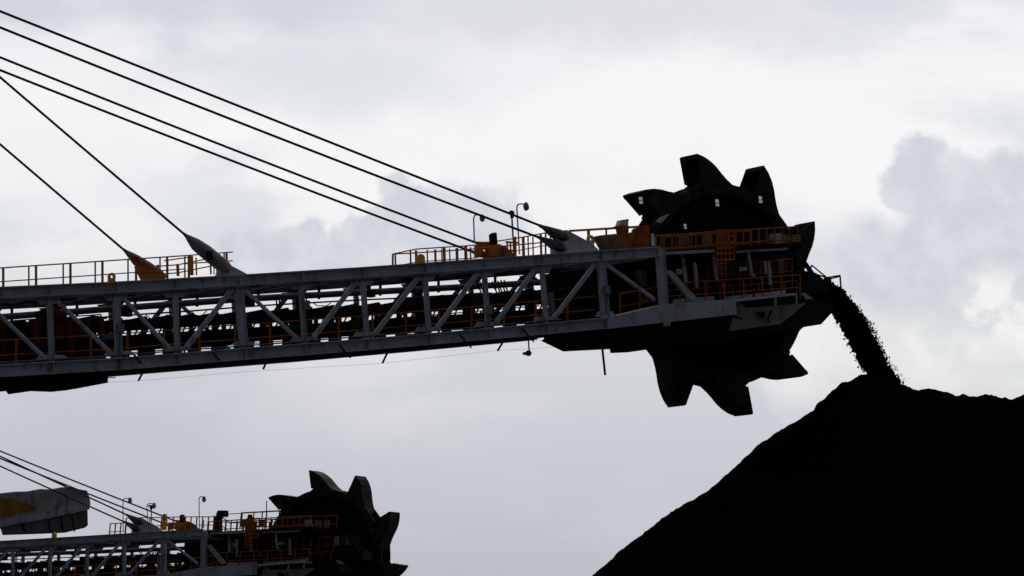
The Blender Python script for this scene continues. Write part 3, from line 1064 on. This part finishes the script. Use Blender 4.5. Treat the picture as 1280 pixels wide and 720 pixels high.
# inside the last panel: the dark transfer tower, with one gap of sky
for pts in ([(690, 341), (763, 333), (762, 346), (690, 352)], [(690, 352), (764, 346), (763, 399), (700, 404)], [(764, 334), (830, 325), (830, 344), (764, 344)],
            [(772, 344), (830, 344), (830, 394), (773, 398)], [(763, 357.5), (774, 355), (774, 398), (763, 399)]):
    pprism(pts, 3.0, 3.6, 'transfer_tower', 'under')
MB().beam(A.P(766, 345, 2.98), A.P(764.5, 353, 2.98), .05, .05).build('tower_strut', 'under', root)
pprism([(798, 338), (808, 337), (812, 385), (802, 386)], 2.2, 2.4, 'inner_post', 'socket')
pprism([(688, 366), (692, 366), (695, 400), (690, 400)], 1.6, 1.8, 'inner_post', 'socket')
# discharge end: head drum, chute plates, spillage frame
pprism([(978, 352), (1004, 338), (1020, 341), (1034, 353), (1036, 365), (1022, 369), (1000, 379), (978, 382)], 2.0, 3.3, 'discharge_chute', 'under')
MB().tube(A.P(1008, 358, 1.85), A.P(1008, 358, 1.85) + Vector((0, 1.7, 0)), 0.42, 18).build('head_drum', 'under', root)
MB().beam(A.P(1001, 322, 2.2), A.P(1018, 346, 2.2), .12, .16).build('spillage_frame', 'under', root)
MB().path([A.P(1012, 340, 2.0), A.P(1014.5, 331.5, 2.0), A.P(1036, 349, 2.0)], 0.03).path([A.P(1020, 343, 2.0), A.P(1034, 347, 2.0), A.P(1050, 344.3, 2.0), A.P(1051.5, 363, 2.0)], 0.035).path(
    [A.P(1036, 349, 2.0), A.P(1050, 345.5, 2.0)], 0.03).build('spillage_frame', 'under', root)
pprism([(1032, 347), (1039, 346), (1040, 357), (1034, 355)], 1.95, 2.1, 'spillage_frame', 'under')
pprism([(1001, 367), (1006, 366), (1016, 373), (1014, 376), (1008, 374)], 1.7, 1.8, 'chute_bracket', 'steel')

# conduits, junction boxes and cable clips on the near truss
def along(fn, u0, u1, v, dw, r, name, mat='iron', step=1.3):
    pts = []
    u = u0
    while u <= u1:
        pts.append((u, v, fn(u) + dw - 0.015 * (1 if int(u / step * 1.7) % 2 else 0)))
        u += step
    return MB().path(pts, r, 6).build(name, mat, root)


along(wb, U0 + 2, -1.0, -0.12, 0.30, 0.03, 'conduit')
along(wt, U0 + 2, -2.0, -0.10, -0.28, 0.022, 'conduit')
along(wp, U0 + 2, -3.0, 3.6, -0.30, 0.035, 'conduit', 'under')
for k, i in enumerate((NL - 2, NL + 1, NL + 4, NL + 7, NL + 9)):
    ut, ub = nodes[i]
    h = 0.9 + 0.35 * (k % 3)
    MB().box((ub - 0.03, -0.15, wb(ub) + h), (0.24, 0.14, 0.32)).box((ub - 0.03, -0.15, wb(ub) + h + .19), (0.05, 0.05, 0.12)).build('junction_box', 'socket', root, bevel=0.01)
    MB().path([(ub - 0.03, -0.12, wb(ub) + h), (ub - 0.05, -0.12, wb(ub) + 0.3)], 0.022).build('conduit', 'iron', root)
rr2 = random.Random(21)
for k in range(9):
    u = -23 + 2.55 * k + rr2.uniform(-.6, .6)
    a, b = Vector((u, 3.6, wp(u) - 0.3)), Vector((u + rr2.uniform(.6, 1.1), 3.5, wp(u) - 0.28))
    mid = a.lerp(b, .5) - Vector((0, 0, rr2.uniform(.1, .35)))
    MB().path([a, a.lerp(mid, .5) - Vector((0, 0, .06)), mid, b.lerp(mid, .5) - Vector((0, 0, .06)), b], 0.02).build('hanging_hose', 'cable', root)

# ------------------------------------------------------------------ small things hung under the boom
for x, y in ((167, 443), (266, 441), (424, 431), (575, 418.5), (653, 411)):
    p = A.P(x, y, -0.2)
    a, b = A.P(x + 7, y + 8, -0.22), A.P(x + 14, y + 16, 0.4)
    MB().path([p, a], 0.035).path([a, b], 0.03).build('hanger_rod', 'cable', root)
for x, y, x2, y2 in ((184, 463, 173, 476), (336, 453, 329, 461.5), (488, 441, 478, 454), (632, 430, 622, 438.5)):
    MB().tube(A.P(x, y - 8, 3.0), A.P(x2, y2, 3.0), 0.04, 6).build('hanger_rod', 'cable', root)
mb = MB()
wire = [(130, 478), (175, 476), (300, 465), (478, 454), (622, 438), (662, 436), (760, 428)]
mb.path([A.P(x, y, 4.6) for x, y in wire], 0.004, 5)
mb.build('pull_cord', 'cable', root)
MB().tube(A.P(660.5, 424, 2.5), A.P(661.5, 440, 2.5), 0.028, 6).ball(A.P(660.5, 441.5, 2.5), 0.13, 8, 6, (1, 1, .9)).box(A.P(657, 442, 2.5), (.2, .1, .1)).build('camera_housing', 'under', root)
MB().tube(A.P(752.5, 432, 2.5), A.P(756.5, 469, 2.5), 0.045, 6).build('drop_rod', 'cable', root)
pprism([(-160, 486), (-60, 480), (0, 470), (135, 464), (135, 478.5), (95, 486), (76, 488), (50, 487), (22, 491), (19, 487), (-40, 492), (-160, 497)], 3.6, 4.4, 'underslung_gear', 'under')
MB().tube(A.P(130, 472.5, 3.5), A.P(144, 472, 3.5), 0.02, 6).build('underslung_pin', 'under', root)

# ------------------------------------------------------------------ mast, counter structure and portal, left of the picture
ms = MB()
mtop = max(e.z for e in ends) + 0.6
for v in (0, BW):
    ms.beam((mast_u - 1.2, v, wb(mast_u) - 3), (mast_u, v, mtop), 0.6, 0.8)
    ms.beam((mast_u - 6, v, wb(mast_u) - 3), (mast_u - 0.3, v, mtop - 1), 0.5, 0.6)
ms.beam((mast_u, 0, mtop - .2), (mast_u, BW, mtop - .2), 0.5, 0.5, (1, 0, 0))
ms.beam((mast_u - .6, 0, 3), (mast_u - .6, BW, 3), 0.4, 0.4, (1, 0, 0))
ms.build('mast', 'steel', root)


def base_parts(rt, ground_w, tilt=0.0):
    zt = wb(mast_u) - 2.2
    c = (mast_u - 3.5, BW / 2)
    b = MB()
    b.box((c[0], c[1], zt - 0.6), (10, 5.6, 1.4))
    b.tube((c[0], c[1], zt - 2.8), (c[0], c[1], zt - 1.2), 2.3, 28)
    b.build('slewing_deck', 'steel', rt)
    for s in (-1, 1):
        for q in (-1, 1):
            MB().beam((c[0] + 2 * s, c[1] + 1.6 * q, zt - 2.6), (c[0] + 4.2 * s, c[1] + 3.2 * q, ground_w + 0.9), 0.9, 0.9).box(
                (c[0] + 4.2 * s, c[1] + 3.2 * q, ground_w + 0.5), (2.6, 0.7, 1.0)).build('portal_leg', 'steel', rt)


base_parts(root, -A.o.z)


# ------------------------------------------------------------------ second reclaimer: copies of the first machine's parts
def kids(o):
    return [c for c in list(COL.objects) if c.parent == o]


children = {}
for ob in COL.objects:
    if ob.parent is not None:
        children.setdefault(ob.parent, []).append(ob)
B = Frame(at(206, 664, 219), -25)
rootB = root.copy()
COL.objects.link(rootB)
TILT = R(5.3)
rootB.matrix_world = Matrix.Translation(B.o) @ Matrix.Rotation(B.th, 4, 'Z') @ Matrix.Rotation(TILT, 4, 'Y')
tag(rootB, 'smaller, more distant grey bucket wheel reclaimer with level boom, low at the left', 'reclaimer',
    'bucket wheel reclaimers in the coal yard')
skip = set(lamps_a) | skip_b
hubB = None
for ch in children[root]:
    base_name = ch.name.split('.')[0]
    if ch in skip or base_name in ('portal_leg', 'slewing_deck', 'sky_hole_box', 'coal_load', 'floodlight', 'hopper', 'control_box', 'control_bracket', 'pale_plate', 'orange_pillar', 'wheel_guard'):
        continue
    c = ch.copy()
    COL.objects.link(c)
    c.parent = rootB
    if ch == hub:
        hubB = c
    if ch in near_stays:                      # this boom is luffed lower, so its near stays hang at another angle
        pv = near_stays[ch]
        c.matrix_local = Matrix.Translation(pv) @ Matrix.Rotation(R(2.35), 4, 'Y') @ Matrix.Translation(-pv)
    for g2 in children.get(ch, []):
        d = g2.copy()
        COL.objects.link(d)
        d.parent = c
hubB.rotation_euler = (0, R(-1.8), R(-2))
hubB.scale = (1.04, 1, 1.04)
hubB.location = hub.location + Vector((-0.05, 0, -0.28))
# portal under the second machine stands level on the ground
invB = (Matrix.Rotation(TILT, 4, 'Y')).inverted()


class Tilted(Frame):
    """survey of the second machine in its own tilted axes"""
    def P(self, px, py, v):
        u, w = self.L(px, py, v)
        return invB @ Vector((u, v, w))


B2 = Tilted(B.o, -25)
pb = empty('portal', None, rootB)
pb.matrix_local = invB
base_parts(pb, -B.o.z)

floodlight(B2, (154, 664), (154, 622.5), (162.5, 625.5), 0.6, rootB, 0.16)
floodlight(B2, (185, 662), (184, 629), (192.5, 632), 3.0, rootB, 0.16)
floodlight(B2, (249.5, 662), (249, 620.5), (255, 624), 3.0, rootB, 0.16)
o = MB().tube(B2.P(189.5, 660, 3.2), B2.P(189, 634, 3.2), 0.035, 6).build('floodlight', 'socket', rootB)
MB().box(B2.P(189, 632.5, 3.2), (.3, .2, .12)).box(B2.P(189, 635, 3.2), (.12, .12, .2)).build('lamp_head', 'under', o)
MB().tube(B2.P(333, 664, 3.4), B2.P(333.2, 626, 3.4), 0.03, 6).build('antenna', 'cable', rootB)


def b_rail(pts, v, h, n, mat='orange', pw=0.07):
    P3 = [B2.P(x, y, v) for x, y in pts]
    mb = MB()
    for a, b in zip(P3[:-1], P3[1:]):
        mb.tube(a, b, 0.032, 6)
        mb.tube(a - Vector((0, 0, .5)), b - Vector((0, 0, .5)), 0.026, 6)
    o = mb.build('handrail', mat, rootB)
    for i in range(n):
        f = i / (n - 1) * (len(P3) - 1)
        j = min(int(f), len(P3) - 2)
        p = P3[j].lerp(P3[j + 1], f - j)
        MB().beam(p, p - Vector((0, 0, h)), pw * .6, pw).build('rail_post', mat, o)


b_rail([(138, 654.5), (158, 653.5)], 0.4, 0.9, 4)
b_rail([(158, 647.5), (232, 646), (268, 646)], 3.6, 1.0, 11)
b_rail([(289, 653.5), (345, 652.5)], 2.0, 0.95, 8, 'under')
b_rail([(268, 645), (277, 646), (289, 655)], 2.0, 0.95, 5, 'under')
def bprism(pts, v0, v1, name, mat):
    mb = MB()
    n = len(pts)
    f0 = [B.L(x, y, v0) for x, y in pts]
    vs = [invB @ Vector((u, v0, w)) for u, w in f0] + [invB @ Vector((u, v1, w)) for u, w in f0]
    mb.add(vs, [tuple(range(n)), tuple(range(2 * n - 1, n - 1, -1))] + [(i, i + n, (i + 1) % n + n, (i + 1) % n) for i in range(n)])
    return mb.build(name, mat, rootB)


bprism([(272, 638), (281.5, 638), (281.5, 646), (275, 646), (270, 650), (270, 643)], 2.0, 2.4, 'control_box', 'under')
bprism([(268, 646), (276, 646), (276, 664), (268, 664)], 2.1, 2.3, 'control_bracket', 'under')
bprism([(309, 648), (310, 643), (313, 643), (315, 650), (319, 655), (319, 668), (306, 668), (306, 655)], 2.2, 2.4, 'valve_gear', 'under')
bprism([(203, 646), (203.5, 642.5), (206.5, 642.5), (207, 646), (208, 658), (203, 658)], 1.0, 1.2, 'beacon', 'orange')

# ------------------------------------------------------------------ conveyor head of a third machine, far left
CY = 250.0
Cf = Frame(at(60, 640, CY), 10)
rc = empty('conveyor_head', Matrix.Translation(Cf.o) @ Matrix.Rotation(Cf.th, 4, 'Z'))
tag(rc, 'grey ribbed conveyor head with an orange underside, behind the lower stay cables', 'conveyor head')


def cprism(pts, v0, v1, name, mat, bevel=0.0):
    return MB().prism([Cf.L(x, y, v0) for x, y in pts], v0, v1).build(name, mat, rc, bevel=bevel)


hood = cprism([(-160, 632), (0, 616.5), (18, 614.5), (34, 614), (50, 611), (63, 611.5), (76, 609), (89, 608.5), (99, 611.5), (109, 613), (112, 622), (113.5, 630), (110, 637), (0, 656), (-160, 680)], 0, 3.4, 'hood', 'hood', 0.05)
for i in range(11):
    x = 14 + i * 8.6
    a = Cf.P(x - 6, 626 - i * .4, -0.05)
    b = Cf.P(x + 1, 617.5 - i * .35, -0.05)
    MB().beam(a, b, 0.06, 0.07).build('hood_rib', 'hood', hood)
cprism([(-160, 655), (0, 623), (18, 624), (45, 634), (46, 637), (0, 648), (-160, 674)], -0.06, 0.0, 'frame', 'rust_yellow')
cprism([(-160, 668), (0, 651), (46, 642), (112, 630), (112, 636.5), (60, 648), (0, 659), (-160, 682)], -0.12, 0.12, 'side_beam', 'steel')
cprism([(5, 666.5), (2, 656), (60, 647), (109.5, 636.5), (110, 657), (84, 663.5), (50, 665)], 0.2, 3.2, 'skirt', 'skirt', 0.04)
for x in (28, 60, 76, 90):
    MB().beam(Cf.P(x, 654 - (x - 28) * .15, 0.15), Cf.P(x + 3, 665, 0.15), .06, .09).build('skirt_rib', 'under', rc)
MB().beam(Cf.P(-300, 680, 1.7), Cf.P(0, 645, 1.7), 2.6, 1.6).build('boom', 'steel', rc)
p0 = Cf.P(-260, 690, 1.7)
for s in (-1, 1):
    MB().beam((p0.x, 1.7 + s * 1.1, p0.z), (p0.x - 1, 1.7 + s * 2.6, -Cf.o.z), 0.6, 0.6).build('trestle_leg', 'steel', rc)

# ------------------------------------------------------------------ coal stockpile
apex_v = 2.7
PV = A.world(A.P(1088, 468, apex_v))
PY = PV.y
sil = [(600, 840), (745, 717), (795, 675), (845, 638), (900, 601), (942, 564), (989, 529), (1016, 513), (1021, 502), (1031, 497), (1052, 480), (1073, 469.5),
       (1103, 469), (1126, 482), (1141, 488), (1162, 485.5), (1183, 490), (1196, 495), (1203, 492), (1215, 496), (1231, 492), (1246, 496),
       (1263, 502), (1280, 494), (1330, 490), (1400, 497), (1500, 492), (1650, 500)]
prof = [(at(x, y, PY).x, at(x, y, PY).z) for x, y in sil]
prof = [(prof[0][0] - 30, prof[0][1] - 24)] + prof
xa = at(1088, 468, PY).x
ha = line(prof, xa)


def pile_h(x, y):
    dy = y - PY
    bl = max(0.0, min(1.0, (x - xa + 2.0) / 4.0))
    bl = bl * bl * (3 - 2 * bl)
    if bl < 1:
        xl = min(x, xa)
        rr = math.hypot(xl - xa, dy)
        xx = xa - rr
        wgt = abs(dy) / (rr + 1e-6)
        h = line(prof, xx)
        if wgt > 0.3:
            h = h * (1 - 0.5 * (wgt - .3)) + (ha - rr * 0.78) * 0.5 * (wgt - .3)
        h1 = h
    if bl > 0:
        a = abs(dy)
        h2 = line(prof, max(x, xa - 2)) - (math.sqrt(a * a + 0.6) - 0.77) * 0.78
    h = h2 if bl >= 1 else h1 if bl <= 0 else h1 * (1 - bl) + h2 * bl
    k = min(1.0, abs(dy) / 1.2 + 0.18)
    n1 = noise.fractal(Vector((x * 0.35, y * 0.35, 0)), 1.0, 2.0, 5)
    n2 = noise.fractal(Vector((x * 2.2, y * 2.2, 5)), 1.0, 2.0, 4)
    return h + k * (0.32 * n1) + 0.10 * n2 + 0.05 * noise.noise(Vector((x * 5.3, y * 5.3, 9)))


mb = MB()
x0, x1 = prof[0][0] + 6, at(1640, 490, PY).x
xs, x = [], x0
while x < x1:
    xs.append(x)
    x += 0.13
ys, y = [], -19.0
while y <= 19:
    ys.append(PY + y)
    y += 0.16 if abs(y) < 3.5 else 0.5
vs = [(x, y, max(-0.3, pile_h(x, y))) for x in xs for y in ys]
ny = len(ys)
fs = []
for i in range(len(xs) - 1):
    for j in range(ny - 1):
        fs.append((i * ny + j, (i + 1) * ny + j, (i + 1) * ny + j + 1, i * ny + j + 1))
mb.add(vs, fs)
pile = mb.build('coal_stockpile', 'coal')
tag(pile, 'tall black coal stockpile with a steep left flank under the falling coal', 'coal pile')

# ------------------------------------------------------------------ coal falling from the boom end
right = [(1036, 352), (1051, 361), (1069, 380), (1083, 400), (1097, 428), (1108, 453), (1119, 471), (1125, 482)]
leftp = [(1016, 372), (1033, 379), (1047, 400), (1059, 424), (1069, 442), (1076, 456), (1085, 466), (1090, 474)]
mb = MB()
rng = random.Random(11)


def lump(c, s, stretch=1.0):
    vs = []
    ph = (1 + 5 ** .5) / 2
    ico = [(-1, ph, 0), (1, ph, 0), (-1, -ph, 0), (1, -ph, 0), (0, -1, ph), (0, 1, ph), (0, -1, -ph), (0, 1, -ph), (ph, 0, -1), (ph, 0, 1), (-ph, 0, -1), (-ph, 0, 1)]
    F = [(0, 11, 5), (0, 5, 1), (0, 1, 7), (0, 7, 10), (0, 10, 11), (1, 5, 9), (5, 11, 4), (11, 10, 2), (10, 7, 6), (7, 1, 8), (3, 9, 4), (3, 4, 2), (3, 2, 6),
         (3, 6, 8), (3, 8, 9), (4, 9, 5), (2, 4, 11), (6, 2, 10), (8, 6, 7), (9, 8, 1)]
    q = Matrix.Rotation(rng.uniform(0, 6.3), 3, Vector((rng.gauss(0, 1), rng.gauss(0, 1), rng.gauss(0, 1) + .01)).normalized())
    sx, sy, sz = (s * rng.uniform(.6, 1.2) / 1.9 for _ in range(3))
    for p in ico:
        k = rng.uniform(.75, 1.15)
        v = q @ Vector((p[0] * sx * k, p[1] * sy * k, p[2] * sz * k))
        vs.append((c[0] + v.x, c[1] + v.y, c[2] + v.z * stretch))
    mb.add(vs, F)


def lerp_path(path, f):
    f *= len(path) - 1
    i = min(int(f), len(path) - 2)
    a, b = path[i], path[i + 1]
    k = f - i
    return (a[0] + (b[0] - a[0]) * k, a[1] + (b[1] - a[1]) * k)


for i in range(15000):
    f = rng.random()
    a, b = lerp_path(leftp, f), lerp_path(right, f)
    s = 0.10 + 0.80 * rng.random() ** 0.9
    clump = noise.noise(Vector((f * 55, 0, 2.0)))
    s = s * (1.0) - 0.06 * rng.random() * (1 + 2 * clump)
    if s < 0.16 and clump < -0.05 and rng.random() < 0.85:
        continue
    if s < 0:
        s *= (0.5 + 2.4 * f * max(0, clump + .2))
    if rng.random() < 0.03:
        s = .93 + abs(rng.gauss(0, 0.06)) * (0.3 + 1.3 * f)
    px = a[0] + (b[0] - a[0]) * s
    py = a[1] + (b[1] - a[1]) * s
    v = apex_v + rng.gauss(0, 0.13)
    p = A.world(A.P(px, py, apex_v))
    p += A.v * (v - apex_v)
    edge = abs(s - .5) * 2
    lump(p, rng.uniform(.018, .05) if edge > 0.66 else rng.uniform(.04, .10), 1.3)
# ragged clots trailing on the inner side
for i in range(46):
    f = rng.uniform(0.08, 1.0)
    a = lerp_path(leftp, f)
    ln = rng.uniform(3, 8)
    for k in range(16):
        q = rng.random()
        p = A.world(A.P(a[0] + 5.5 - ln * q * .9 + rng.gauss(0, .6), a[1] + ln * q * .75 + rng.gauss(0, .6), apex_v)) + A.v * rng.gauss(0, .1)
        lump(p, rng.uniform(.025, .06) * (1.15 - .6 * q))
# fine dust-like bits on the lee side near the pile
for i in range(260):
    f = rng.uniform(.45, 1)
    b = lerp_path(right, f)
    p = A.world(A.P(b[0] + abs(rng.gauss(0, 5)) * f, b[1] + rng.gauss(0, 4), apex_v))
    lump(p, rng.uniform(.012, .035))
fc = mb.build('falling_coal', 'coal')
tag(fc, 'stream of black coal lumps falling from the boom end onto the stockpile', 'falling coal', kind='stuff')
